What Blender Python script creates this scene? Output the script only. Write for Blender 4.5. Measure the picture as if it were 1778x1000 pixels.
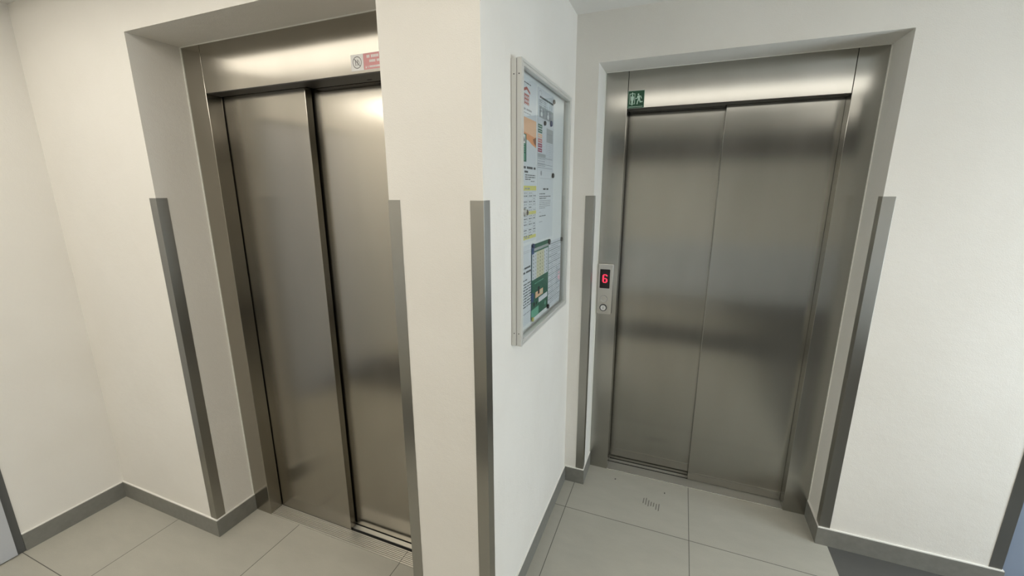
import bpy, bmesh, math, random
from mathutils import Vector, Matrix
for o in list(bpy.data.objects): bpy.data.objects.remove(o, do_unlink=True)
SC = bpy.context.scene
COL = SC.collection
random.seed(7)

# ---------------------------------------------------------------- camera
F_PX, PITCH, ROLL, YAW, CAM_Z = 729.036, 0.2293, 0.0025, 0.3798, 1.62
cam_d = bpy.data.cameras.new('camera'); cam = bpy.data.objects.new('camera', cam_d); COL.objects.link(cam)
cam_d.sensor_width = 36.0; cam_d.sensor_fit = 'HORIZONTAL'; cam_d.lens = F_PX / 1778 * 36; cam_d.clip_start = 0.02
_f = Vector((-math.sin(YAW), math.cos(YAW), 0)); _r = Vector((math.cos(YAW), math.sin(YAW), 0)); _u = Vector((0, 0, 1))
_F = _f * math.cos(PITCH) - _u * math.sin(PITCH); _U = _f * math.sin(PITCH) + _u * math.cos(PITCH)
_R2 = _r * math.cos(ROLL) - _U * math.sin(ROLL); _U2 = _r * math.sin(ROLL) + _U * math.cos(ROLL)
M = Matrix((_R2, _U2, -_F)).transposed().to_4x4(); M.translation = Vector((0, 0, CAM_Z))
cam.matrix_world = M
SC.camera = cam

# ---------------------------------------------------------------- world, exposure
w = bpy.data.worlds.new('world'); SC.world = w; w.use_nodes = True
w.node_tree.nodes['Background'].inputs[0].default_value = (0.55, 0.68, 0.9, 1)
w.node_tree.nodes['Background'].inputs[1].default_value = 0.15
SC.view_settings.view_transform = 'Standard'; SC.view_settings.look = 'None'
SC.view_settings.exposure = 0.80; SC.view_settings.gamma = 1.0; SC.view_settings.use_curve_mapping = False
LAMP_STRENGTH = 1.5
WINDOW_STRENGTH = 6.3
LAMP_B_STRENGTH = 4.8
FILL_LAMP_STRENGTH = 3.2
LAMP_COLOR = (1.0, 0.945, 0.845)
WINDOW_COLOR = (0.80, 0.92, 1.0)

# ---------------------------------------------------------------- materials
def srgb(r, g, b):
    def c(v):
        v /= 255.0
        return v / 12.92 if v <= 0.04045 else ((v + 0.055) / 1.055) ** 2.4
    return (c(r), c(g), c(b), 1.0)
def mat(name, col=(0.8, 0.8, 0.8, 1), rough=0.5, metal=0.0, emit=None, estr=0.0, spec=None):
    m = bpy.data.materials.new(name); m.use_nodes = True
    b = m.node_tree.nodes['Principled BSDF']
    b.inputs['Base Color'].default_value = col; b.inputs['Roughness'].default_value = rough; b.inputs['Metallic'].default_value = metal
    if emit: b.inputs['Emission Color'].default_value = emit; b.inputs['Emission Strength'].default_value = estr
    if spec is not None: b.inputs['Specular IOR Level'].default_value = spec
    return m
def nd(m, t, **kw):
    n = m.node_tree.nodes.new(t)
    for k, v in kw.items(): setattr(n, k, v)
    return n
def ln(m, a, b): m.node_tree.links.new(a, b)
def bsdf(m): return m.node_tree.nodes['Principled BSDF']
def mathn(m, op, a, b=None, c=None):
    n = nd(m, 'ShaderNodeMath', operation=op)
    for i, v in enumerate((a, b, c)):
        if v is None: continue
        if isinstance(v, (int, float)): n.inputs[i].default_value = v
        else: ln(m, v, n.inputs[i])
    return n.outputs[0]

def paint(name, col):
    m = mat(name, col, 0.62, spec=0.3)
    tc = nd(m, 'ShaderNodeTexCoord')
    n = nd(m, 'ShaderNodeTexNoise'); n.inputs['Scale'].default_value = 260; n.inputs['Detail'].default_value = 3
    n2 = nd(m, 'ShaderNodeTexNoise'); n2.inputs['Scale'].default_value = 14; n2.inputs['Detail'].default_value = 3
    ln(m, tc.outputs['Object'], n.inputs['Vector']); ln(m, tc.outputs['Object'], n2.inputs['Vector'])
    mx = mathn(m, 'ADD', mathn(m, 'MULTIPLY', n.outputs[0], 0.35), mathn(m, 'MULTIPLY', n2.outputs[0], 1.2))
    bp = nd(m, 'ShaderNodeBump'); bp.inputs['Strength'].default_value = 0.4; bp.inputs['Distance'].default_value = 0.004
    ln(m, mx, bp.inputs['Height']); ln(m, bp.outputs[0], bsdf(m).inputs['Normal'])
    # faint blotches and scuffs of the emulsion
    n3 = nd(m, 'ShaderNodeTexNoise'); n3.inputs['Scale'].default_value = 3.0; n3.inputs['Detail'].default_value = 5
    ln(m, tc.outputs['Object'], n3.inputs['Vector'])
    r = nd(m, 'ShaderNodeValToRGB'); r.color_ramp.elements[0].position = 0.3; r.color_ramp.elements[1].position = 0.7
    r.color_ramp.elements[0].color = (col[0] * .955, col[1] * .95, col[2] * .94, 1); r.color_ramp.elements[1].color = col
    ln(m, n3.outputs[0], r.inputs[0]); ln(m, r.outputs[0], bsdf(m).inputs['Base Color'])
    return m
WALL = paint('wall_paint', (0.77, 0.745, 0.695, 1))
CEIL = paint('ceiling_paint', (0.80, 0.785, 0.75, 1))

def steel(name, col, rough, dirt=0.15, aniso=0.88, axis='Z', spread=1.0):
    """Brushed stainless sheet: vertical grain, smears, finger marks."""
    m = mat(name, col, rough, 1.0)
    b = bsdf(m); tc = nd(m, 'ShaderNodeTexCoord')
    # smears: low frequency change in gloss and tone
    n2 = nd(m, 'ShaderNodeTexNoise'); n2.inputs['Scale'].default_value = 2.6; n2.inputs['Detail'].default_value = 3; n2.inputs['Roughness'].default_value = 0.5
    mp2 = nd(m, 'ShaderNodeMapping'); mp2.inputs['Scale'].default_value = (2.2, 2.2, 0.55)
    ln(m, tc.outputs['Object'], mp2.inputs[0]); ln(m, mp2.outputs[0], n2.inputs['Vector'])
    rr = nd(m, 'ShaderNodeMapRange'); rr.inputs['To Min'].default_value = rough * 0.9; rr.inputs['To Max'].default_value = rough * 1.15
    ln(m, n2.outputs[0], rr.inputs[0]); ln(m, rr.outputs[0], b.inputs['Roughness'])
    cr = nd(m, 'ShaderNodeValToRGB'); cr.color_ramp.elements[0].position = 0.2; cr.color_ramp.elements[1].position = 0.8
    cr.color_ramp.elements[0].color = (col[0] * (1 - dirt), col[1] * (1 - dirt), col[2] * (1 - dirt * 1.1), 1); cr.color_ramp.elements[1].color = col
    ln(m, n2.outputs[0], cr.inputs[0]); ln(m, cr.outputs[0], b.inputs['Base Color'])
    b.inputs['Anisotropic'].default_value = aniso; b.inputs['Anisotropic Rotation'].default_value = 0.0
    tn = nd(m, 'ShaderNodeTangent', direction_type='RADIAL', axis='Z')
    ln(m, tn.outputs[0], b.inputs['Tangent'])
    return m
STEEL_L = steel('brushed_steel_warm', (0.42, 0.392, 0.345, 1), 0.18)
STEEL_R = steel('brushed_steel_cool', (0.42, 0.412, 0.385, 1), 0.18)
STEEL_G = steel('guard_steel', (0.40, 0.39, 0.36, 1), 0.30)
STEEL_D = steel('steel_underside', (0.25, 0.24, 0.22, 1), 0.4)
UNDER = mat('painted_underside_shade', (0.055, 0.05, 0.045, 1), 0.45, 0.3)  # shade under the headers put into a dark colour
DARK = mat('dark_gap', (0.006, 0.006, 0.005, 1), 0.9)
ALU = mat('anodised_aluminium', (0.52, 0.51, 0.49, 1), 0.38, 0.85)
ALU_F = mat('notice_board_aluminium', (0.66, 0.655, 0.62, 1), 0.42, 0.35)
SILL = mat('sill_aluminium', (0.66, 0.64, 0.58, 1), 0.38, 0.6)
SILLG = mat('sill_groove_shade', (0.12, 0.115, 0.10, 1), 0.6, 0.3)  # dark tone paints in the shade between the sill ribs
SILL2 = mat('sill_cover', (0.42, 0.41, 0.37, 1), 0.45, 0.6)
CAULK = mat('white_caulk', (0.82, 0.80, 0.75, 1), 0.5)
SEAL = mat('white_sealant', (0.78, 0.77, 0.72, 1), 0.5)
CHROME = mat('chrome', (0.75, 0.75, 0.75, 1), 0.12, 1.0)
WHITE = mat('white_card', (0.80, 0.81, 0.82, 1), 0.6)
BLACK = mat('black_plastic', (0.012, 0.012, 0.013, 1), 0.3)
DOORGREY = mat('door_grey', srgb(182, 184, 188), 0.45)
DOORFRAME = mat('door_frame_grey', srgb(84, 84, 82), 0.5)
DOORBLUE = mat('door_blue_grey', srgb(132, 143, 160), 0.35)

def tile_material():
    m = mat('floor_tiles', (0.3, 0.3, 0.3, 1), 0.42, spec=0.4)
    b = bsdf(m); g = nd(m, 'ShaderNodeNewGeometry'); s = nd(m, 'ShaderNodeSeparateXYZ'); ln(m, g.outputs['Position'], s.inputs[0])
    def line(v, off, step, half):
        a = mathn(m, 'SUBTRACT', v, off); a = mathn(m, 'DIVIDE', a, step); fr = mathn(m, 'FRACT', a)
        d = mathn(m, 'ABSOLUTE', mathn(m, 'SUBTRACT', fr, 0.5)); d = mathn(m, 'SUBTRACT', 0.5, d)   # 0 on the joint
        d = mathn(m, 'MULTIPLY', d, step)
        return mathn(m, 'LESS_THAN', d, half)
    gx = line(s.outputs[0], 0.158, 0.6, 0.0016); gy = line(s.outputs[1], 0.656, 1.2, 0.0016)
    gr = mathn(m, 'MAXIMUM', gx, gy)
    # each tile slightly its own tone
    ix = mathn(m, 'FLOOR', mathn(m, 'DIVIDE', mathn(m, 'SUBTRACT', s.outputs[0], 0.158), 0.6))
    iy = mathn(m, 'FLOOR', mathn(m, 'DIVIDE', mathn(m, 'SUBTRACT', s.outputs[1], 0.656), 1.2))
    cv = nd(m, 'ShaderNodeCombineXYZ'); ln(m, ix, cv.inputs[0]); ln(m, iy, cv.inputs[1])
    wn = nd(m, 'ShaderNodeTexWhiteNoise', noise_dimensions='3D'); ln(m, cv.outputs[0], wn.inputs['Vector'])
    mp = nd(m, 'ShaderNodeMapping'); mp.inputs['Scale'].default_value = (5, 14, 1); mp.inputs['Rotation'].default_value = (0, 0, 1.1)
    ln(m, g.outputs['Position'], mp.inputs[0])
    n = nd(m, 'ShaderNodeTexNoise'); n.inputs['Scale'].default_value = 1.1; n.inputs['Detail'].default_value = 8; n.inputs['Roughness'].default_value = 0.6
    ln(m, mp.outputs[0], n.inputs['Vector'])
    n2 = nd(m, 'ShaderNodeTexNoise'); n2.inputs['Scale'].default_value = 340; ln(m, g.outputs['Position'], n2.inputs['Vector'])
    v = mathn(m, 'ADD', mathn(m, 'MULTIPLY', n.outputs[0], 0.22), mathn(m, 'MULTIPLY', n2.outputs[0], 0.16))
    v = mathn(m, 'ADD', v, mathn(m, 'MULTIPLY', wn.outputs[0], 0.05)); v = mathn(m, 'ADD', v, 0.79)
    dark = mathn(m, 'GREATER_THAN', s.outputs[0], 0.758)
    mirror_band = mathn(m, 'MULTIPLY', mathn(m, 'LESS_THAN', s.outputs[1], 0.10), mathn(m, 'GREATER_THAN', s.outputs[1], -0.62))  # unseen dark strip added to the tile colour for the doors to reflect
    dark = mathn(m, 'MAXIMUM', dark, mirror_band)
    mx = nd(m, 'ShaderNodeMix', data_type='RGBA'); ln(m, dark, mx.inputs[0])
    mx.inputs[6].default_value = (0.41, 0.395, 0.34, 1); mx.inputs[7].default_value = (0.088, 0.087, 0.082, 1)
    hs = nd(m, 'ShaderNodeVectorMath', operation='SCALE'); ln(m, mx.outputs[2], hs.inputs[0]); ln(m, v, hs.inputs['Scale'])
    m2 = nd(m, 'ShaderNodeMix', data_type='RGBA'); ln(m, gr, m2.inputs[0]); ln(m, hs.outputs[0], m2.inputs[6]); m2.inputs[7].default_value = (0.10, 0.096, 0.086, 1)
    ln(m, m2.outputs[2], b.inputs['Base Color'])
    bp = nd(m, 'ShaderNodeBump'); bp.inputs['Strength'].default_value = 0.15; bp.inputs['Distance'].default_value = 0.001
    ln(m, mathn(m, 'SUBTRACT', n2.outputs[0], mathn(m, 'MULTIPLY', gr, 2.0)), bp.inputs['Height']); ln(m, bp.outputs[0], b.inputs['Normal'])
    return m
FLOOR = tile_material()
def skirting_material():
    m = mat('skirting_tile', (0.15, 0.147, 0.13, 1), 0.42)
    tc = nd(m, 'ShaderNodeTexCoord'); n = nd(m, 'ShaderNodeTexNoise'); n.inputs['Scale'].default_value = 40; n.inputs['Detail'].default_value = 6
    ln(m, tc.outputs['Object'], n.inputs['Vector'])
    r = nd(m, 'ShaderNodeValToRGB'); r.color_ramp.elements[0].color = (0.155, 0.152, 0.134, 1); r.color_ramp.elements[1].color = (0.225, 0.22, 0.198, 1)
    ln(m, n.outputs[0], r.inputs[0]); ln(m, r.outputs[0], bsdf(m).inputs['Base Color'])
    return m
SKIRT = skirting_material()
def glass_material():
    m = bpy.data.materials.new('clear_pane'); m.use_nodes = True; nt = m.node_tree; nt.nodes.clear()
    out = nt.nodes.new('ShaderNodeOutputMaterial'); mix = nt.nodes.new('ShaderNodeMixShader'); tr = nt.nodes.new('ShaderNodeBsdfTransparent'); gl = nt.nodes.new('ShaderNodeBsdfGlossy')
    gl.inputs['Roughness'].default_value = 0.02; tr.inputs[0].default_value = (0.95, 0.965, 0.96, 1)
    fr = nt.nodes.new('ShaderNodeFresnel'); fr.inputs[0].default_value = 1.5
    ge = nt.nodes.new('ShaderNodeNewGeometry'); mm = nt.nodes.new('ShaderNodeMath'); mm.operation = 'SUBTRACT'; mm.inputs[0].default_value = 1.0; nt.links.new(ge.outputs['Backfacing'], mm.inputs[1])
    mu = nt.nodes.new('ShaderNodeMath'); mu.operation = 'MULTIPLY'; nt.links.new(mm.outputs[0], mu.inputs[0]); nt.links.new(fr.outputs[0], mu.inputs[1]); nt.links.new(mu.outputs[0], mix.inputs[0]); nt.links.new(tr.outputs[0], mix.inputs[1]); nt.links.new(gl.outputs[0], mix.inputs[2]); nt.links.new(mix.outputs[0], out.inputs[0])
    return m
GLASS = glass_material()
LAMP = mat('lamp_diffuser', (0.9, 0.9, 0.9, 1), 0.5, emit=LAMP_COLOR + (1,), estr=LAMP_STRENGTH)
FILL_LAMP = mat('fill_lamp_diffuser', (0.9, 0.9, 0.9, 1), 0.5, emit=LAMP_COLOR + (1,), estr=FILL_LAMP_STRENGTH)
LAMP_B = mat('lamp_diffuser_bright', (0.9, 0.9, 0.9, 1), 0.5, emit=LAMP_COLOR + (1,), estr=LAMP_B_STRENGTH)
SKYLIT = mat('daylit_frosted_pane', (0.7, 0.8, 0.9, 1), 0.5, emit=WINDOW_COLOR + (1,), estr=WINDOW_STRENGTH)

# ---------------------------------------------------------------- mesh helpers
def box(bm, x0, x1, y0, y1, z0, z1, mi=0, bev=0.0):
    before = set(bm.faces)
    vs = [bm.verts.new(p) for p in ((x0, y0, z0), (x1, y0, z0), (x1, y1, z0), (x0, y1, z0), (x0, y0, z1), (x1, y0, z1), (x1, y1, z1), (x0, y1, z1))]
    fs = [bm.faces.new([vs[i] for i in f]) for f in ((0, 3, 2, 1), (4, 5, 6, 7), (0, 1, 5, 4), (1, 2, 6, 5), (2, 3, 7, 6), (3, 0, 4, 7))]
    if bev:
        es = set(e for f in fs for e in f.edges)
        bmesh.ops.bevel(bm, geom=list(es), offset=bev, segments=2, affect='EDGES', profile=0.5)
    for f in set(bm.faces) - before: f.material_index = mi
def prism(bm, pts, axis, a0, a1, mi=0):
    """Extrude the polygon pts (2-D) along axis from a0 to a1."""
    def P(p, a):
        return {'x': (a, p[0], p[1]), 'y': (p[0], a, p[1]), 'z': (p[0], p[1], a)}[axis]
    lo = [bm.verts.new(P(p, a0)) for p in pts]; hi = [bm.verts.new(P(p, a1)) for p in pts]
    n = len(pts); fs = [bm.faces.new(lo), bm.faces.new(list(reversed(hi)))]
    for i in range(n): fs.append(bm.faces.new((lo[i], hi[i], hi[(i + 1) % n], lo[(i + 1) % n])))
    for f in fs: f.material_index = mi
    bmesh.ops.recalc_face_normals(bm, faces=fs)
def cyl(bm, c, axis, r, a0, a1, mi=0, n=32, r2=None):
    r2 = r if r2 is None else r2
    def P(t, rr, a):
        u, v = c[0] + rr * math.cos(t), c[1] + rr * math.sin(t)
        return {'x': (a, u, v), 'y': (u, a, v), 'z': (u, v, a)}[axis]
    lo = [bm.verts.new(P(2 * math.pi * i / n, r, a0)) for i in range(n)]; hi = [bm.verts.new(P(2 * math.pi * i / n, r2, a1)) for i in range(n)]
    fs = [bm.faces.new(lo), bm.faces.new(list(reversed(hi)))]
    for i in range(n): fs.append(bm.faces.new((lo[i], hi[i], hi[(i + 1) % n], lo[(i + 1) % n])))
    for f in fs: f.material_index = mi
    bmesh.ops.recalc_face_normals(bm, faces=fs)
def ring(bm, c, axis, r_in, r_out, a0, a1, mi=0, n=40):
    def P(t, rr, a):
        u, v = c[0] + rr * math.cos(t), c[1] + rr * math.sin(t)
        return {'x': (a, u, v), 'y': (u, a, v), 'z': (u, v, a)}[axis]
    L = [[bm.verts.new(P(2 * math.pi * i / n, rr, a)) for i in range(n)] for rr, a in ((r_in, a0), (r_out, a0), (r_out, a1), (r_in, a1))]
    fs = []
    for k in range(4):
        A, B = L[k], L[(k + 1) % 4]
        for i in range(n): fs.append(bm.faces.new((A[i], A[(i + 1) % n], B[(i + 1) % n], B[i])))
    for f in fs: f.material_index = mi
    bmesh.ops.recalc_face_normals(bm, faces=fs)
def obj(name, bm, mats, parent=None, bevel=0.0, smooth=False):
    me = bpy.data.meshes.new(name)
    bmesh.ops.recalc_face_normals(bm, faces=bm.faces) if False else None
    bm.to_mesh(me); bm.free()
    for m in (mats if isinstance(mats, (list, tuple)) else [mats]): me.materials.append(m)
    o = bpy.data.objects.new(name, me); COL.objects.link(o)
    if parent is not None:
        o.parent = parent; o.matrix_parent_inverse = Matrix.Translation(-parent.location)
    if bevel:
        b = o.modifiers.new('edge', 'BEVEL'); b.width = bevel; b.segments = 2; b.limit_method = 'ANGLE'; b.angle_limit = 0.7
    if smooth:
        for p in me.polygons: p.use_smooth = True
    return o
def recenter(o):
    """Put the object's origin at the middle of the base of its mesh."""
    me = o.data
    xs = [v.co for v in me.vertices]
    c = Vector(((min(v.x for v in xs) + max(v.x for v in xs)) / 2, (min(v.y for v in xs) + max(v.y for v in xs)) / 2, min(v.z for v in xs)))
    me.transform(Matrix.Translation(-c)); o.location = c
    return o
def thing(name, label, cat, loc, group=None):
    o = bpy.data.objects.new(name, None); COL.objects.link(o); o.location = loc; o.empty_display_size = 0.1
    o['label'] = label; o['category'] = cat
    if group: o['group'] = group
    return o
def tag(o, label, cat, group=None):
    o['label'] = label; o['category'] = cat
    if group: o['group'] = group
    return o
def struct(name, bm, mats, label, cat, bevel=0.0):
    o = obj(name, bm, mats, None, bevel); o['kind'] = 'structure'; o['label'] = label; o['category'] = cat
    return o

# ---------------------------------------------------------------- key dimensions (metres, camera above the origin)
XA, XP, XE = -2.694, -0.506, 1.344          # left wall, middle wall, right outer corner
YL, YR = 1.058, 2.066                       # plane of the lift 1 wall, plane of the lift 2 wall
N1 = (-1.942, -0.819); D1 = 0.189; H1 = 2.185
N2 = (-0.400, 0.7154); D2 = 0.180; H2 = 2.176
ZC = 2.382; HB = 0.087; YB = -2.25; XR = 2.7
YF1, YF2 = YL + D1, YR + D2                 # faces of the two steel frames
YREC = 2.135                                # wall beyond the right outer corner

# ---------------------------------------------------------------- room shell
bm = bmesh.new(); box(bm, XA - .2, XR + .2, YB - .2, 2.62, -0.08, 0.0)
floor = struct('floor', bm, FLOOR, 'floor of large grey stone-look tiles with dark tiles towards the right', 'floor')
bm = bmesh.new(); box(bm, XA - .2, XR + .2, YB - .2, 2.62, ZC, ZC + .1)
struct('ceiling', bm, CEIL, 'plain white plastered ceiling above the two lift doors', 'ceiling')
bm = bmesh.new()
prism(bm, [(YB, 0), (-0.30, 0), (-0.30, 2.08), (0.655, 2.08), (0.655, 0), (YL, 0), (YL, ZC), (YB, ZC)], 'x', XA - .15, XA)
box(bm, XA - .15, XA - .08, -0.30, 0.655, 0, 2.08)
struct('wall_left', bm, WALL, 'cream painted side wall left of the left lift, with the grey door', 'wall')
bm = bmesh.new()
box(bm, XA - .15, N1[0], YL, YF1, 0, ZC)
struct('wall_front', bm, WALL, 'cream painted wall strip left of the recess of the left lift', 'wall')
bm = bmesh.new(); box(bm, N1[0], N1[1], YL, YF1, H1, ZC)
struct('wall_front_lintel', bm, WALL, 'cream painted wall above the left lift recess', 'wall')
bm = bmesh.new(); box(bm, N1[1], XP, YL, YF2, 0, ZC)
struct('wall_middle', bm, WALL, 'painted wall block between the two lifts, notice board on its right face', 'wall')
bm = bmesh.new()
box(bm, XP, N2[0], YR, YF2, 0, ZC)
struct('wall_back_left', bm, WALL, 'narrow painted wall strip left of the right lift recess', 'wall')
bm = bmesh.new(); box(bm, N2[0], N2[1], YR, YF2, H2, ZC)
struct('wall_back_lintel', bm, WALL, 'painted wall above the right lift recess', 'wall')
bm = bmesh.new(); box(bm, N2[1], XE, YR, YF2, 0, ZC)
struct('wall_back_right', bm, WALL, 'broad white painted wall right of the right lift recess', 'wall')
bm = bmesh.new(); box(bm, XA, N1[1], 1.42, 1.50, 0, ZC);  # unseen box added to close light leaks behind the left frame
struct('wall_backing_left', bm, DARK, 'dark backing added behind the left lift doors against light leaks', 'wall')
bm = bmesh.new(); box(bm, XP, XR, 2.44, 2.52, 0, ZC)  # same kind of added backing, stops leaks behind the right frame
struct('wall_backing_right', bm, DARK, 'dark backing added behind the right lift doors against light leaks', 'wall')
bm = bmesh.new(); box(bm, XE, XR, YREC + .05, YREC + .13, 0, ZC); box(bm, XE, XR, YREC, YREC + .05, 2.12, ZC); box(bm, 2.45, XR, YREC, YREC + .05, 0, 2.12)
struct('wall_far_right', bm, WALL, 'painted wall beyond the right outer corner, around the blue-grey door', 'wall')
REAR = paint('rear_wall_paint', (0.80, 0.785, 0.73, 1)); RBAND = paint('rear_top_reflection_tone', (0.15, 0.15, 0.145, 1)); RLOW_REFL = paint('rear_low_reflection_tone', (0.72, 0.75, 0.78, 1))  # dark top and bluish lower tones added to shape reflections in the steel
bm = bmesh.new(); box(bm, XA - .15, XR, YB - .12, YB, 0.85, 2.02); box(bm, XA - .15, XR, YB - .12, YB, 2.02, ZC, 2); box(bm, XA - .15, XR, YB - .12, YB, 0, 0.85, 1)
struct('wall_rear', bm, [REAR, RLOW_REFL, RBAND], 'painted wall behind the camera, opposite the lifts, with tones added for the door reflections', 'wall')
bm = bmesh.new()
WY0, WY1, WZ0, WZ1 = 0.75, 1.95, 0.35, 1.75
box(bm, XR, XR + .15, YB, WY0, 0, ZC); box(bm, XR, XR + .15, WY1, YREC, 0, ZC); box(bm, XR, XR + .15, WY0, WY1, 0, WZ0); box(bm, XR, XR + .15, WY0, WY1, WZ1, ZC)
struct('wall_right', bm, WALL, 'painted end wall with the landing window, right of the camera', 'wall')
bm = bmesh.new(); box(bm, XR + .06, XR + .07, WY0, WY1, WZ0, WZ1)
win = struct('window_1', bm, SKYLIT, 'frosted landing window full of daylight in the right end wall', 'window')
bm = bmesh.new()
for y in (WY0 + .03, (WY0 + WY1) / 2, WY1 - .03): box(bm, XR + .03, XR + .06, y - .03, y + .03, WZ0, WZ1)
for z in (WZ0 + .03, WZ1 - .03): box(bm, XR + .03, XR + .06, WY0, WY1, z - .03, z + .03)
obj('window_frame', bm, DOORFRAME, win)

# doors seen at the very edges of the frame
bm = bmesh.new(); box(bm, XA - .03, XA + .012, -0.29, 0.640, 0.006, 2.07, 0, 0.001)
d1 = struct('door_1', bm, DOORGREY, 'light grey door leaf at the far left edge of the photo', 'door')
bm = bmesh.new(); box(bm, XA - .03, XA + .002, 0.640, 0.668, 0.0, 2.10); box(bm, XA - .03, XA + .002, -.33, -0.29, 0.0, 2.10); box(bm, XA - .03, XA + .002, -.29, 0.640, 2.07, 2.10)
obj('door_frame', bm, DOORFRAME, d1)
bm = bmesh.new(); cyl(bm, (-0.20, 1.05), 'x', 0.01, XA + .012, XA + .06); box(bm, XA + .05, XA + .066, -0.21, -0.08, 1.04, 1.06)
obj('door_handle', bm, CHROME, d1)
bm = bmesh.new(); box(bm, XE + .012, 2.40, YREC - .045, YREC, 0.006, 2.08, 0, 0.001)
d2 = struct('door_2', bm, DOORBLUE, 'blue-grey door leaf past the outer corner at the lower right edge', 'door')
bm = bmesh.new(); box(bm, 2.40, 2.45, YREC - .03, YREC + .04, 0, 2.12); box(bm, XE, 2.40, YREC - .03, YREC + .04, 2.08, 2.12)
obj('door_frame', bm, DOORFRAME, d2)

# ---------------------------------------------------------------- skirting of the floor tile, mitred round the corners
def offset_path(path, t):
    out = []
    n = len(path)
    for i, p in enumerate(path):
        p = Vector(p); nn = []
        if i > 0: d = (p - Vector(path[i - 1])).normalized(); nn.append(Vector((d.y, -d.x)))
        if i < n - 1: d = (Vector(path[i + 1]) - p).normalized(); nn.append(Vector((d.y, -d.x)))
        if len(nn) == 1: q = p + nn[0] * t
        else: b = nn[0] + nn[1]; q = p + b * (t / (1 + nn[0].dot(nn[1])))
        out.append((q.x, q.y))
    return out
def skirting(name, path, label):
    bm = bmesh.new(); prism(bm, list(path) + list(reversed(offset_path(path, 0.0085))), 'z', 0, HB)
    o = struct(name, bm, SKIRT, label, 'skirting', 0.0008)
    bm = bmesh.new(); prism(bm, list(path) + list(reversed(offset_path(path, 0.0065))), 'z', HB, HB + 0.0045)
    obj('caulk_line', bm, CAULK, o)
skirting('baseboard_left', [(XA, 0.668), (XA, YL - 0.0085)], 'grey tile skirting under the cream wall beside the grey door')
skirting('baseboard_front', [(XA, YL), (N1[0], YL), (N1[0], YF1)], 'grey tile skirting turning into the left lift recess')
skirting('baseboard_middle', [(N1[1], YF1), (N1[1], YL), (XP, YL), (XP, YR - 0.0085)], 'grey tile skirting below the notice board and round the middle pillar')
skirting('baseboard_back', [(XP, YR), (N2[0], YR), (N2[0], YF2)], 'short grey tile skirting stepping into the right lift recess on its left')
skirting('baseboard_right', [(N2[1], YF2), (N2[1], YR), (XE, YR), (XE, YREC - .05)], 'grey tile skirting from the right lift recess to the right edge')

# scuffs on the floor in front of the right lift
bm = bmesh.new()
for i in range(7):
    x = -0.065 + i * 0.013; y = 2.052 - i * 0.004 + 0.004 * math.sin(i * 2.1); l = 0.022 + 0.006 * math.sin(i * 1.3)
    prism(bm, [(x - .0026, y - l), (x + .0022, y - l + .002), (x + .0040, y + l), (x - .0006, y + l - .003)], 'z', 0.0, 0.0004)
sc = obj('shoe_scuff', bm, mat('scuff_grey', (0.17, 0.16, 0.14, 1), 0.6), floor)
for nm, (x, y), r, lab in (('grit', (-0.230, 2.170), .0045, 'tiny dark speck of grit on the tile near the right lift sill'),
                      ('grit', (0.038, 2.150), .0055, 'tiny dark sliver of grit on the tile above the shoe scuff')):
    bm = bmesh.new(); bmesh.ops.create_icosphere(bm, subdivisions=2, radius=r)
    for v in bm.verts: v.co = Vector((v.co.x * (1 if lab.startswith('tiny dark speck') else .45), v.co.y, (v.co.z + r) * .35)) * (1 + random.uniform(-.12, .12))
    o = obj(nm, bm, BLACK); o.location = (x, y, 0); tag(o, lab, 'grit')

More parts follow.
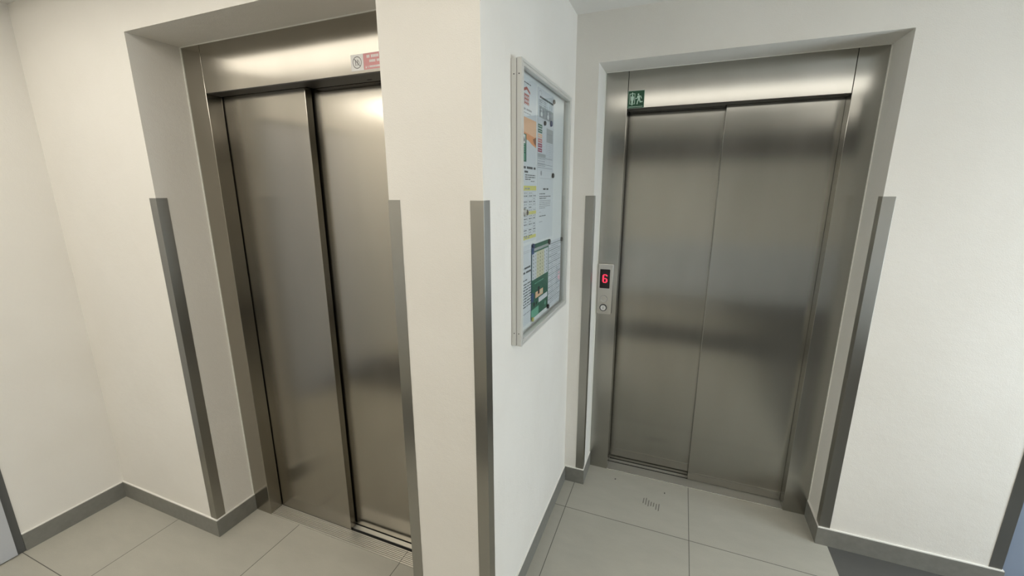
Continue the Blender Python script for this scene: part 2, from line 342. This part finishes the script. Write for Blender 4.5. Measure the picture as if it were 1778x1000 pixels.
# ---------------------------------------------------------------- lifts
def lift(x0, x1, yf, zt, steelm, front_left, label, ribbed):
    jw = 0.108; L, R = x0 + jw + .002, x1 - jw + .002; mid = (L + R) / 2 + (0.004 if front_left else -.006); zh = 2.004; T = 0.064
    t = thing('elevator_doors', label, 'elevator', ((x0 + x1) / 2, yf + .05, 0))
    jm = bmesh.new(); box(jm, x0 + .001, L, yf, yf + T, 0, zt - .001); obj('jamb', jm, steelm, t, 0.0012)
    jm = bmesh.new(); box(jm, R, x1 - .001, yf, yf + T, 0, zt - .001); obj('jamb', jm, steelm, t, 0.0012)
    hm = bmesh.new(); box(hm, L + .0018, R - .0018, yf, yf + T - .001, zh, zt - .001); obj('header', hm, steelm, t, 0.0012)
    dk = bmesh.new(); box(dk, L + .0003, L + .0016, yf + .003, yf + T, zh, zt - .002); box(dk, R - .0016, R - .0003, yf + .003, yf + T, zh, zt - .002)
    obj('seam', dk, DARK, t)
    yp1, yp2 = yf + T + .004, yf + T + .044
    A = (L - .03, mid); B = (mid - .03, R + .03)
    if not front_left: A, B = (mid, R + .03), (L - .03, mid + .03)
    p = bmesh.new(); box(p, A[0], A[1], yp1, yp1 + .031, 0.006, zh + .04); o = obj('door_panel', p, steelm, t, 0.0012)
    p = bmesh.new(); box(p, B[0], B[1], yp2, yp2 + .03, 0.006, zh + .04); o = obj('door_panel', p, steelm, t, 0.0012)
    uc = bmesh.new(); box(uc, L + .001, R - .001, yf + .0025, yf + T, zh - .0018, zh - .0002); obj('header_shade_plate', uc, UNDER, t)  # thin plate added to carry the painted shade below the header
    # track cover above the rear panel, with a small slot
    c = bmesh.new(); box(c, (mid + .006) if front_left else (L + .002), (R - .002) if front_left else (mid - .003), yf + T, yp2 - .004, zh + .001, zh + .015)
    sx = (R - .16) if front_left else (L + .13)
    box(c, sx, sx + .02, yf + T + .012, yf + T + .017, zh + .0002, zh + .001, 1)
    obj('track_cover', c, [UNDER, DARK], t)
    # sill
    s = bmesh.new(); xs0, xs1 = L - .001, R + .001
    ys = yf + .002
    if ribbed:
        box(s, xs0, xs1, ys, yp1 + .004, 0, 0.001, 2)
        n = 8; step = (yp1 + .002 - ys) / n
        for i in range(n): box(s, xs0, xs1, ys + i * step, ys + i * step + step * .62, 0.001, 0.0042)
        box(s, xs0 + .79, xs0 + .7915, ys, yp1, 0.002, 0.0046, 1)
    else:
        box(s, xs0, xs1, ys, yp1 + .004, 0, 0.004)
    box(s, xs0, xs1, yp1 + .004, yp1 + .015, 0, 0.0008, 1)
    box(s, xs0, xs1, yp1 + .015, yp2 - .004, 0, 0.004)
    box(s, xs0, xs1, yp2 - .004, yp2 + .012, 0, 0.0008, 1)
    box(s, xs0, xs1, yp2 + .012, yp2 + .04, 0, 0.004)
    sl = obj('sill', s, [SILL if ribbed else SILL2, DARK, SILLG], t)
    if not ribbed:
        s = bmesh.new(); box(s, xs0, xs1, ys - .006, ys + .001, 0, 0.0055, 0, 0.0012); obj('sill_edge', s, mat('bright_trim', (0.80, 0.79, 0.74, 1), 0.25, 0.9), t)
    # bead of sealant between steel and plaster
    c = bmesh.new()
    for xx0, xx1 in ((x0, x0 + .004), (x1 - .004, x1)): box(c, xx0, xx1, yf - .004, yf, HB if True else 0, zt)
    box(c, x0, x1, yf - .004, yf, zt - .003, zt)
    obj('sealant_bead', c, SEAL, t)
    return t
lift(N1[0], N1[1], YF1, H1, STEEL_L, True, 'left elevator with two brushed steel sliding doors, red and white sticker above', True)
lift(N2[0], N2[1], YF2, H2, STEEL_R, False, 'right elevator with two brushed steel sliding doors, green sign above, call panel on its frame', False)

# ---------------------------------------------------------------- steel corner guards
def guard(xc, yc, sx, label, back=0.040):
    """L profile on an outer corner at (xc, yc); sx = direction of the front leg along x."""
    t = 0.0018; w = 0.040
    if sx < 0: pts = [(xc - w, yc - t), (xc + t, yc - t), (xc + t, yc + back), (xc, yc + back), (xc, yc), (xc - w, yc)]
    else: pts = [(xc + w, yc - t), (xc - t, yc - t), (xc - t, yc + back), (xc, yc + back), (xc, yc), (xc + w, yc)]
    bm = bmesh.new(); prism(bm, pts, 'z', 0.0905, 1.592)
    o = obj('corner_guard', bm, STEEL_G, None, 0.0006); recenter(o)
    return tag(o, label, 'corner guard', 'stainless steel corner guards')
guard(N1[0], YL, -1, 'leftmost steel corner guard, on the cream wall edge left of the left elevator')
guard(N1[1], YL, 1, 'steel corner guard on the left edge of the middle pillar, against the left elevator')
guard(XP, YL, -1, 'steel corner guard on the right edge of the middle pillar, left of the notice board')
guard(N2[0], YR, -1, 'steel corner guard between the notice board and the call panel')
guard(N2[1], YR, 1, 'steel corner guard on the white wall edge right of the right elevator')
guard(XE, YR, -1, 'rightmost steel corner guard, cut by the right edge of the photo')

# ---------------------------------------------------------------- flat printed matter: layers of thin shapes on one plane
class Print:
    """Layered flat shapes. plane 'x': coords (y, z), facing +x; plane 'y': coords (x, z), facing -y."""
    def __init__(s, plane, base):
        s.bm = bmesh.new(); s.plane = plane; s.base = base; s.mats = []; s.k = 0
    def mi(s, m):
        if m not in s.mats: s.mats.append(m)
        return s.mats.index(m)
    def poly(s, pts, m, lift=None):
        s.k += 1
        h = 0.0004 + s.k * 0.0000012 if lift is None else lift
        d = s.base + h if s.plane == 'x' else s.base - h
        vs = [s.bm.verts.new((d, p[0], p[1]) if s.plane == 'x' else (p[0], d, p[1])) for p in pts]
        f = s.bm.faces.new(vs); f.material_index = s.mi(m); f.normal_update()
        want = Vector((1, 0, 0)) if s.plane == 'x' else Vector((0, -1, 0))
        if f.normal.dot(want) < 0: f.normal_flip()
    def rect(s, a0, a1, z0, z1, m): s.poly([(a0, z0), (a1, z0), (a1, z1), (a0, z1)], m)
    def slab(s, a0, a1, z0, z1, m, th=0.0004):
        if s.plane == 'x': box(s.bm, s.base, s.base + th, a0, a1, z0, z1, s.mi(m))
        else: box(s.bm, a0, a1, s.base - th, s.base, z0, z1, s.mi(m))
    def disc(s, c, r, m, n=24): s.poly([(c[0] + r * math.cos(2 * math.pi * i / n), c[1] + r * math.sin(2 * math.pi * i / n)) for i in range(n)], m)
    def circ(s, c, r0, r1, m, n=32):
        for i in range(n):
            a, b = 2 * math.pi * i / n, 2 * math.pi * (i + 1) / n
            s.poly([(c[0] + r0 * math.cos(a), c[1] + r0 * math.sin(a)), (c[0] + r1 * math.cos(a), c[1] + r1 * math.sin(a)), (c[0] + r1 * math.cos(b), c[1] + r1 * math.sin(b)), (c[0] + r0 * math.cos(b), c[1] + r0 * math.sin(b))], m, 0.00045)
    def stroke(s, p, q, w, m):
        p, q = Vector(p), Vector(q); d = (q - p).normalized(); n = Vector((-d.y, d.x)) * w / 2; e = d * w * .35
        s.poly([tuple(p - n - e), tuple(q - n + e), tuple(q + n + e), tuple(p + n - e)], m)
    def words(s, a0, a1, z, h, m, seed=0, gap=.25):
        """One line of small illegible print: words of uneven length."""
        rnd = random.Random(seed * 31 + int(z * 1e4)); a = a0
        while a < a1 - h:
            wl = min(rnd.uniform(2.0, 6.5) * h, a1 - a)
            s.rect(a, a + wl, z, z + h * .62, m); a += wl + h * .8
    def done(s, name, parent=None):
        return obj(name, s.bm, s.mats, parent)
INK = mat('ink_grey', (0.10, 0.10, 0.11, 1), 0.7)
INK_L = mat('ink_light', (0.36, 0.36, 0.39, 1), 0.7)
INK_B = mat('ink_black', (0.03, 0.03, 0.035, 1), 0.7)
PAPER = mat('paper_white', (0.70, 0.72, 0.76, 1), 0.6)
PAPER2 = mat('paper_cool', (0.66, 0.68, 0.73, 1), 0.6)
YEL = mat('ink_yellow', (0.68, 0.63, 0.20, 1), 0.6)
ORA = mat('photo_orange', (0.78, 0.34, 0.16, 1), 0.5)
ORA2 = mat('photo_peach', (0.85, 0.52, 0.34, 1), 0.5)
BRN = mat('photo_brown', (0.25, 0.10, 0.05, 1), 0.5)
REDL = mat('logo_red', (0.42, 0.10, 0.08, 1), 0.6)
GRN = mat('print_green', (0.03, 0.13, 0.085, 1), 0.5)
GRN2 = mat('print_mint', (0.16, 0.42, 0.30, 1), 0.5)
PINK = mat('print_salmon', (0.62, 0.20, 0.18, 1), 0.5)
CRIM = mat('print_crimson', (0.36, 0.05, 0.10, 1), 0.5)
CREAM = mat('print_cream', (0.66, 0.62, 0.44, 1), 0.5)
GREYB = mat('print_grey', (0.42, 0.43, 0.44, 1), 0.6)
BLUE = mat('print_blue', (0.05, 0.09, 0.22, 1), 0.5)

# ---------------------------------------------------------------- notice board on the middle wall
BY0, BY1, BZ0, BZ1 = 1.262, 1.866, 1.100, 2.000
BX = XP; XM = XP + .0185; XF = XP + .035
nb = thing('notice_board', 'glazed aluminium notice board full of papers on the side wall between the lifts', 'notice board', (XP, (BY0 + BY1) / 2, BZ0))
def frame_ring(bm, y0, y1, z0, z1, x0, x1, w, mi=0, bev=0):
    for a in ((y0, y0 + w, z0, z1), (y1 - w, y1, z0, z1), (y0 + w, y1 - w, z0, z0 + w), (y0 + w, y1 - w, z1 - w, z1)):
        box(bm, x0, x1, a[0], a[1], a[2], a[3], mi, bev)
bm = bmesh.new(); frame_ring(bm, BY0, BY1, BZ0, BZ1, BX + .0005, XM - .0008, .010); o = obj('case_frame', bm, ALU_F, nb, .0015)
bm = bmesh.new(); frame_ring(bm, BY0, BY1, BZ0, BZ1, XM + .0008, XF, .020)
frame_ring(bm, BY0 + .007, BY1 - .007, BZ0 + .007, BZ1 - .007, XF, XF + .0015, .004)
o = obj('door_frame', bm, ALU_F, nb, .002)
bm = bmesh.new(); frame_ring(bm, BY0 + .002, BY1 - .002, BZ0 + .002, BZ1 - .002, XM - .0009, XM + .0009, .006); obj('gasket', bm, BLACK, nb)
bm = bmesh.new(); box(bm, BX + .0006, BX + .006, BY0 + .010, BY1 - .010, BZ0 + .010, BZ1 - .010); obj('back_panel', bm, WHITE, nb)
bm = bmesh.new(); box(bm, XM + .006, XM + .009, BY0 + .0195, BY1 - .0195, BZ0 + .0195, BZ1 - .0195); obj('glass_pane', bm, GLASS, nb)
for z in (BZ1 - .045, BZ0 + .045):
    for x in (BX + .010, XM + .008):
        bm = bmesh.new(); cyl(bm, (x, z), 'y', .0018, BY0 - .0006, BY0 + .001, n=16); obj('rivet', bm, BLACK, nb)
bm = bmesh.new(); cyl(bm, (1.297, 1.549), 'x', .0105, XM + .009, XF + .008, r2=.0095); ring(bm, (1.297, 1.549), 'x', .0095, .0125, XM + .009, XF - .001)
box(bm, XF + .0075, XF + .0084, 1.2962, 1.2978, 1.543, 1.555, 1)
lk = obj('lock', bm, [CHROME, BLACK], nb, .0008)

PX = BX + .006
def sheet(y0, y1, z0, z1, m=PAPER, k=0):
    p = Print('x', PX + .00005 + k * .0006); p.slab(y0, y1, z0, z1, m); return p
# poster with house logo and orange photo
p = sheet(1.282, 1.486, 1.705, 1.974)
p.words(1.345, 1.430, 1.955, .005, INK, 1)
p.poly([(1.352, 1.936), (1.386, 1.946), (1.418, 1.934), (1.418, 1.926), (1.386, 1.937), (1.352, 1.927)], REDL)
for i in range(4): p.rect(1.362 + i * .013, 1.368 + i * .013, 1.890, 1.924, REDL)
for z in (1.918, 1.906, 1.894): p.rect(1.362, 1.408, z, z + .004, REDL)
p.words(1.335, 1.435, 1.874, .009, INK_L, 3); p.words(1.345, 1.425, 1.864, .005, INK_L, 4)
p.rect(1.283, 1.485, 1.790, 1.852, ORA2); p.poly([(1.283, 1.812), (1.485, 1.796), (1.485, 1.775), (1.283, 1.792)], ORA)
p.poly([(1.39, 1.786), (1.485, 1.792), (1.485, 1.764), (1.44, 1.772)], ORA); p.poly([(1.45, 1.79), (1.485, 1.80), (1.485, 1.77), (1.462, 1.778)], BRN)
p.rect(1.283, 1.384, 1.712, 1.800, GRN); p.rect(1.348, 1.374, 1.770, 1.797, WHITE)
p.poly([(1.361, 1.793), (1.368, 1.780), (1.364, 1.775), (1.358, 1.775), (1.354, 1.780)], INK)
for i, z in enumerate((1.764, 1.757, 1.750, 1.743)): p.words(1.30, 1.372, z, .005, GRN2, 6 + i)
p.rect(1.29, 1.372, 1.716, 1.738, GRN2)
for z in (1.733, 1.727, 1.721): p.words(1.31, 1.366, z - .002, .004, GRN, 5)
tag(p.done('poster'), 'poster with red house logo, orange photo and green box, top left in the notice board', 'poster')
# yellow-headed timetable
p = sheet(1.282, 1.492, 1.440, 1.708, PAPER, 1)
p.words(1.30, 1.480, 1.690, .012, INK, 11); p.words(1.365, 1.40, 1.677, .010, INK, 12)
for i, z in enumerate((1.668, 1.661, 1.654)): p.words(1.372, 1.478 - .05 * (i == 2), z, .005, INK, 13 + i)
p.words(1.30, 1.36, 1.648, .004, INK_L, 15); p.words(1.43, 1.47, 1.648, .004, INK, 15); p.words(1.30, 1.35, 1.641, .004, INK_L, 16)
for z0, z1 in ((1.618, 1.634), (1.535, 1.547), (1.450, 1.462)):
    p.rect(1.284, 1.490, z0, z1, YEL); p.words(1.37, 1.42, z0 + .004, .008, INK_L, 17)
for i in range(16):
    z = 1.608 - i * .0098
    if 1.530 < z < 1.549: continue
    p.rect(1.284, 1.490, z + .0062, z + .0068, INK_L)
    for a0, a1 in ((1.30, 1.345), (1.36, 1.395), (1.41, 1.445), (1.457, 1.485)): 
        if (i * 7 + int(a0 * 100)) % 5: p.words(a0, a1, z, .0045, INK if i % 2 else INK_L, 20 + i)
for a in (1.352, 1.402, 1.450): p.rect(a, a + .0008, 1.446, 1.618, INK_L)
tag(p.done('timetable'), 'printed table with yellow heading bars, left column behind the board lock', 'paper')
# notice with icons and coloured blocks
p = sheet(1.498, 1.700, 1.690, 1.970, PAPER2, 1)
p.circ((1.525, 1.945), .016, .018, INK_L); p.rect(1.520, 1.690, 1.938, 1.9445, INK); 
for i in range(5): p.words(1.515, 1.600, 1.930 - i * .0065, .0035, INK_L, 40 + i)
p.rect(1.515, 1.690, 1.873, 1.912, GREYB); p.rect(1.522, 1.575, 1.877, 1.909, INK_L); p.rect(1.592, 1.655, 1.877, 1.909, INK_L)
for c in ((1.545, 1.900), (1.625, 1.900)):
    p.disc(c, .005, WHITE); p.poly([(c[0] - .012, c[1] - .008), (c[0] + .004, c[1] - .004), (c[0] + .010, c[1] - .014), (c[0] + .006, c[1] - .022), (c[0] - .012, c[1] - .020)], WHITE)
for i, m_ in enumerate((GRN, GRN, ORA2, PINK, CRIM, CRIM)):
    z = 1.850 - i * .0165; p.rect(1.504, 1.552, z - .013, z, m_); p.words(1.510, 1.546, z - .008, .004, PAPER, 50 + i)
p.rect(1.606, 1.690, 1.796, 1.846, GREYB); p.words(1.612, 1.685, 1.825, .004, INK_L, 57)
for i in range(9): p.rect(1.606, 1.690, 1.790 - i * .007, 1.7906 - i * .007, INK_L)
for a in (1.606, 1.648, 1.690): p.rect(a - .0005, a + .0005, 1.72, 1.846, INK_L)
p.rect(1.504, 1.598, 1.738, 1.750, GREYB)
for i, z in enumerate((1.730, 1.722, 1.714, 1.706)): p.words(1.506, 1.594, z, .004, INK_L, 60 + i)
for z in (1.7355, 1.712, 1.700): p.rect(1.504, 1.690, z, z + .001, INK)
tag(p.done('information_sheet'), 'information sheet with two figure icons and coloured blocks, top centre of the board', 'paper')
# short letter
p = sheet(1.500, 1.708, 1.432, 1.700, PAPER, 0)
p.disc((1.548, 1.681), .010, INK_L, 6); p.rect(1.530, 1.672, 1.6615, 1.6625, INK_L)
p.words(1.575, 1.650, 1.620, .010, INK, 70)
p.words(1.530, 1.600, 1.604, .005, INK, 71)
for i, z in enumerate((1.594, 1.587)): p.words(1.530, 1.675 - .06 * i, z, .005, INK, 72 + i)
for i in range(5): p.words(1.530, 1.675 - .07 * (i == 4), 1.578 - i * .0068, .0045, INK_L, 75 + i)
p.words(1.530, 1.550, 1.536, .004, INK_L, 81); p.words(1.530, 1.612, 1.521, .005, INK, 82); p.words(1.530, 1.572, 1.500, .004, INK_L, 83)
tag(p.done('letter'), 'white letter with a short centred title, middle of the notice board', 'paper')
# bold-lined notice, bottom left
p = sheet(1.282, 1.470, 1.135, 1.430, PAPER, 0)
for z in (1.404, 1.398): p.rect(1.300, 1.465, z + .004, z + .005, INK_L)
p.words(1.315, 1.46, 1.345, .011, INK, 90); p.words(1.325, 1.44, 1.329, .011, INK, 91)
p.words(1.31, 1.40, 1.303, .006, INK, 92)
for i in range(9): p.words(1.312, 1.462, 1.288 - i * .0105, .0065, INK, 93 + i)
p.words(1.31, 1.44, 1.178, .005, INK_L, 103); p.words(1.31, 1.36, 1.166, .004, INK_L, 104)
tag(p.done('notice_sheet'), 'white sheet of bold dark print lines, bottom left behind the green calendar', 'paper')
# dense sheet, bottom right
p = sheet(1.652, 1.852, 1.124, 1.412, PAPER2, 0)
for i in range(30):
    z = 1.398 - i * .0088; a = 1.665 + .03 * (i % 3 == 1); e = 1.845 - .04 * (i % 4 == 2)
    p.words(a, e, z, .0042, INK_L if i % 3 else INK, 110 + i)
tag(p.done('rules_sheet'), 'densely printed white sheet, bottom right of the notice board', 'paper')
# green and cream calendar (slightly proud, curled top edge)
p = sheet(1.440, 1.655, 1.140, 1.424, GRN, 3)
p.rect(1.448, 1.648, 1.290, 1.392, CREAM); p.rect(1.448, 1.500, 1.290, 1.392, PAPER2); p.rect(1.595, 1.648, 1.290, 1.392, PAPER2)
p.rect(1.445, 1.650, 1.398, 1.408, GREYB); p.rect(1.441, 1.470, 1.388, 1.423, BLUE)
for r in range(7):
    for c_ in range(7):
        y = 1.460 + c_ * .0275; z = 1.380 - r * .0138; s_ = .0035 + .002 * ((r * 3 + c_) % 3 == 0)
        p.rect(y, y + s_, z - .003, z + s_ * .6, INK if (r + c_) % 3 else INK_B)
p.rect(1.441, 1.444, 1.14, 1.424, BLUE)
p.words(1.478, 1.600, 1.270, .006, GRN2, 150); p.rect(1.490, 1.585, 1.212, 1.236, ORA2); p.rect(1.520, 1.540, 1.222, 1.252, INK_B); p.rect(1.55, 1.575, 1.218, 1.23, CREAM)
p.rect(1.444, 1.470, 1.205, 1.240, BLUE); p.rect(1.530, 1.645, 1.186, 1.206, PAPER)
p.disc((1.475, 1.192), .009, INK_B); p.disc((1.503, 1.192), .007, INK_B); p.rect(1.441, 1.530, 1.141, 1.175, GRN2); p.disc((1.618, 1.165), .010, GRN2)
cal = p.done('calendar'); tag(cal, 'green and cream printed calendar at the bottom of the notice board', 'calendar')
# round magnets
def magnet(y, z, m, label, r=.0085, k=2):
    x = PX + .0006 * k + .001
    bm = bmesh.new(); cyl(bm, (y, z), 'x', r, x, x + .006, n=24, r2=r * .85); o = obj('magnet', bm, m, None, .0008); recenter(o)
    tag(o, label, 'magnet', 'round magnets in the notice board')
MG = mat('magnet_black', (0.02, 0.02, 0.025, 1), 0.35); MB_ = mat('magnet_blue', (0.03, 0.05, 0.14, 1), 0.35); MY = mat('magnet_yellow', (0.55, 0.52, 0.18, 1), 0.4)
magnet(1.574, 1.859, MG, 'black round magnet below the left icon on the information sheet')
magnet(1.655, 1.868, MB_, 'dark blue round magnet below the right icon on the information sheet', .011)
magnet(1.688, 1.952, MG, 'black round magnet at the top right corner of the information sheet')
magnet(1.692, 1.676, MG, 'black round magnet at the top right of the short letter', .010)
magnet(1.452, 1.420, MB_, 'blue round magnet on the top left corner of the green calendar', .009, 5)
magnet(1.652, 1.414, MG, 'black round magnet on the top right corner of the green calendar', .011, 5)
magnet(1.648, 1.140, MG, 'black round magnet at the bottom right corner of the green calendar', .010, 5)
magnet(1.449, 1.140, MY, 'yellow round magnet at the bottom left corner of the green calendar', .009, 5)
magnet(1.846, 1.404, MG, 'black round magnet at the top right of the densely printed sheet', .009)

# ---------------------------------------------------------------- signs stuck on the lift headers
yS = YF1
SW = mat('sticker_white', (0.74, 0.73, 0.71, 1), 0.4); SR = mat('sticker_red', (0.62, 0.25, 0.25, 1), 0.35); SB = mat('sticker_black', (0.12, 0.11, 0.11, 1), 0.5)
SK = mat('sticker_silver', (0.45, 0.44, 0.43, 1), 0.35, 0.4)
p = Print('y', yS - .0001); p.slab(-1.083, -0.875, 2.013, 2.064, SK, .0003)
p.rect(-1.081, -1.031, 2.014, 2.063, SW); p.rect(-1.030, -0.876, 2.014, 2.063, SR)
c = (-1.057, 2.039); p.circ(c, .0165, .0188, SB); p.stroke((c[0] - .0125, c[1] + .0125), (c[0] + .0125, c[1] - .0125), .0024, SB)
for dx in (-.006, .002):   # two small walking figures under the bar
    p.disc((c[0] + dx, c[1] + .007), .0018, SB, 12); p.stroke((c[0] + dx, c[1] + .004), (c[0] + dx, c[1] - .003), .0028, SB)
    p.stroke((c[0] + dx, c[1] - .003), (c[0] + dx - .0025, c[1] - .010), .0013, SB); p.stroke((c[0] + dx, c[1] - .003), (c[0] + dx + .0025, c[1] - .010), .0013, SB)
p.stroke((c[0] + .006, c[1] + .006), (c[0] + .010, c[1] - .004), .0018, SB)
for i, (a0, a1, z, h) in enumerate(((-1.016, -0.89, 2.049, .010), (-1.006, -0.90, 2.035, .009), (-1.014, -0.885, 2.019, .007))):
    a = a0; rnd = random.Random(i)
    while a < a1:       # block capitals, too small to read
        wl = h * rnd.choice((.38, .5, .55)); p.rect(a, a + wl, z, z + h * .85, SW)
        a += wl + h * .14 + (h * .5 if rnd.random() < .15 else 0)
p.poly([(-1.024, 2.018), (-1.018, 2.018), (-1.021, 2.027)], SW)
tag(p.done('sign'), 'red and white warning sticker with a crossed-out circle above the left elevator doors', 'sign')

SG = mat('sign_green', srgb(14, 74, 46), 0.35); SM = mat('sign_pale', srgb(188, 214, 198), 0.45); SRIM = mat('sign_rim', srgb(150, 178, 160), 0.4)
x0, x1, z0, z1 = -0.2880, -0.2115, 2.0045, 2.0835
p = Print('y', YF2 - .0001); p.slab(x0, x1, z0, z1, SRIM, .0006); p.k = 200
p.rect(x0 + .0015, x1 - .0015, z0 + .0015, z1 - .0015, SG)
W, H = x1 - x0, z1 - z0
def q(u, v): return (x0 + u * W, z0 + v * H)
def rr(u0, u1, v0, v1, m_): p.rect(x0 + u0 * W, x0 + u1 * W, z0 + v0 * H, z0 + v1 * H, m_)
for a in ((.10, .135, .24, .84), (.40, .435, .24, .84), (.10, .435, .81, .84), (.10, .435, .24, .27)): rr(*a, SM)
p.poly([q(.215, .84), q(.32, .84), q(.268, .92)], SM); p.poly([q(.215, .24), q(.32, .24), q(.268, .16)], SM)
p.disc(q(.268, .745), .0035, SM, 16); p.poly([q(.20, .69), q(.335, .69), q(.365, .64), q(.355, .45), q(.325, .45), q(.32, .28), q(.215, .28), q(.21, .45), q(.18, .45), q(.17, .64)], SM)
p.disc(q(.63, .775), .0037, SM, 16)
p.poly([q(.57, .70), q(.68, .715), q(.73, .60), q(.715, .46), q(.62, .48), q(.60, .58)], SM)
for a, b_, w_ in (((.68, .69), (.78, .66), .05), ((.78, .66), (.82, .55), .045), ((.59, .67), (.56, .56), .05), ((.56, .56), (.48, .55), .045),
                  ((.66, .50), (.60, .38), .07), ((.60, .38), (.575, .24), .06), ((.70, .50), (.76, .34), .07), ((.76, .34), (.88, .35), .06)):
    p.stroke(q(*a), q(*b_), w_ * W, SM)
a = .07; rnd = random.Random(5)
while a < .90:
    wl = rnd.choice((.022, .03, .034)); rr(a, a + wl, .065, .105, SM); a += wl + .012
tag(p.done('sign'), 'small green evacuation lift sign with running figure above the right elevator doors', 'sign')

# ---------------------------------------------------------------- call panel on the left jamb of the right lift
cx0, cx1, cz0, cz1 = -0.391, -0.3125, 0.957, 1.235; yb = YF2
cp = thing('call_panel', 'steel lift call panel with red digit 6, button and key switch on the frame', 'call panel', ((cx0 + cx1) / 2, yb, cz0))
def rounded(x0, x1, z0, z1, r, corners, n=6):
    pts = []
    for (cx, cz, a0, on, sh) in ((x1 - r, z0 + r, -90, corners[0], (x1, z0)), (x1 - r, z1 - r, 0, corners[1], (x1, z1)), (x0 + r, z1 - r, 90, corners[2], (x0, z1)), (x0 + r, z0 + r, 180, corners[3], (x0, z0))):
        if on: pts += [(cx + r * math.cos(math.radians(a0 + 90 * i / n)), cz + r * math.sin(math.radians(a0 + 90 * i / n))) for i in range(n + 1)]
        else: pts.append(sh)
    return pts
PAN = steel('panel_steel', (0.62, 0.60, 0.56, 1), 0.25, 0.06)
bm = bmesh.new(); prism(bm, rounded(cx0, cx1, cz0, cz1, .010, (1, 0, 0, 1)), 'y', yb - .011, yb - .0003); obj('plate', bm, PAN, cp, .0025)
yp = yb - .011
bm = bmesh.new(); prism(bm, rounded(-0.3815, -0.3285, 1.102, 1.206, .004, (1, 1, 1, 1)), 'y', yp - .0006, yp - .0001); disp = obj('display', bm, mat('display_window', (0.006, 0.004, 0.005, 1), 0.15), cp)
LED = mat('red_led', (0.3, 0.0, 0.02, 1), 0.4, emit=(1.0, 0.045, 0.10, 1), estr=0.75)
bm = bmesh.new()
GL = ['011110', '110011', '110000', '110000', '111110', '110011', '110011', '110011', '011110']
dw, dh = .0046, .0052; gx = -0.3545 - 3 * dw; gz = 1.179
for r_, row in enumerate(GL):
    for c_, ch in enumerate(row):
        if ch == '1': box(bm, gx + c_ * dw + .0002, gx + (c_ + 1) * dw - .0002, yp - .0012, yp - .0007, gz - (r_ + 1) * dh + .0003, gz - r_ * dh - .0003)
obj('digit', bm, LED, disp)
bm = bmesh.new(); ring(bm, (-0.3555, 1.043), 'y', .0145, .0175, yp - .0035, yp, n=40); bt = obj('button', bm, CHROME, cp, .0006)
bm = bmesh.new(); ring(bm, (-0.3555, 1.043), 'y', .0176, .0186, yp - .0006, yp, n=40); obj('button_gap', bm, BLACK, bt)
bm = bmesh.new(); cyl(bm, (-0.3555, 1.043), 'y', .0143, yp - .0022, yp - .0001, n=40); obj('button_cap', bm, PAN, bt, .0006)
bm = bmesh.new(); ring(bm, (-0.3565, 0.994), 'y', .0148, .0195, yp - .0030, yp, n=40); kr = obj('key_switch', bm, BLACK, cp, .0006)
bm = bmesh.new(); cyl(bm, (-0.3565, 0.994), 'y', .0147, yp - .0050, yp - .0001, n=40, r2=.0147); ring(bm, (-0.3565, 0.994), 'y', .0085, .0105, yp - .0056, yp - .0049)
box(bm, -.3578, -.3552, yp - .0058, yp - .0049, .987, 1.001, 1); obj('key_cylinder', bm, [CHROME, BLACK], kr)

# ---------------------------------------------------------------- ceiling lamps (above the frame, mirrored in the steel headers) and one added fill lamp
def lamp(x, y, L, W, material, label, drop=0.018):
    t = thing('ceiling_lamp', label, 'lamp', (x, y, ZC), 'flat ceiling lamps')
    bm = bmesh.new(); box(bm, x - L / 2, x + L / 2, y - W / 2, y + W / 2, ZC - .02, ZC - .0005); obj('housing', bm, WHITE, t, .003)
    bm = bmesh.new(); box(bm, x - L / 2 + .012, x + L / 2 - .012, y - W / 2 + .012, y + W / 2 - .012, ZC - .0202 - drop, ZC - .0202); obj('diffuser', bm, material, t, .006)
lamp(-1.79, 0.51, 1.74, 0.46, LAMP, 'white flat ceiling lamp in front of the left elevator')
lamp(0.26, 0.51, 2.24, 0.46, LAMP, 'white flat ceiling lamp in front of the right elevator')
lamp(-1.85, -0.85, 1.25, 0.85, LAMP_B, 'white flat ceiling lamp near the grey door', 0.10)
lamp(2.02, 0.10, 1.00, 0.90, FILL_LAMP, 'unseen fill lamp added on the ceiling right of the camera', 0.10)  # unseen lamp added to raise the ambient light
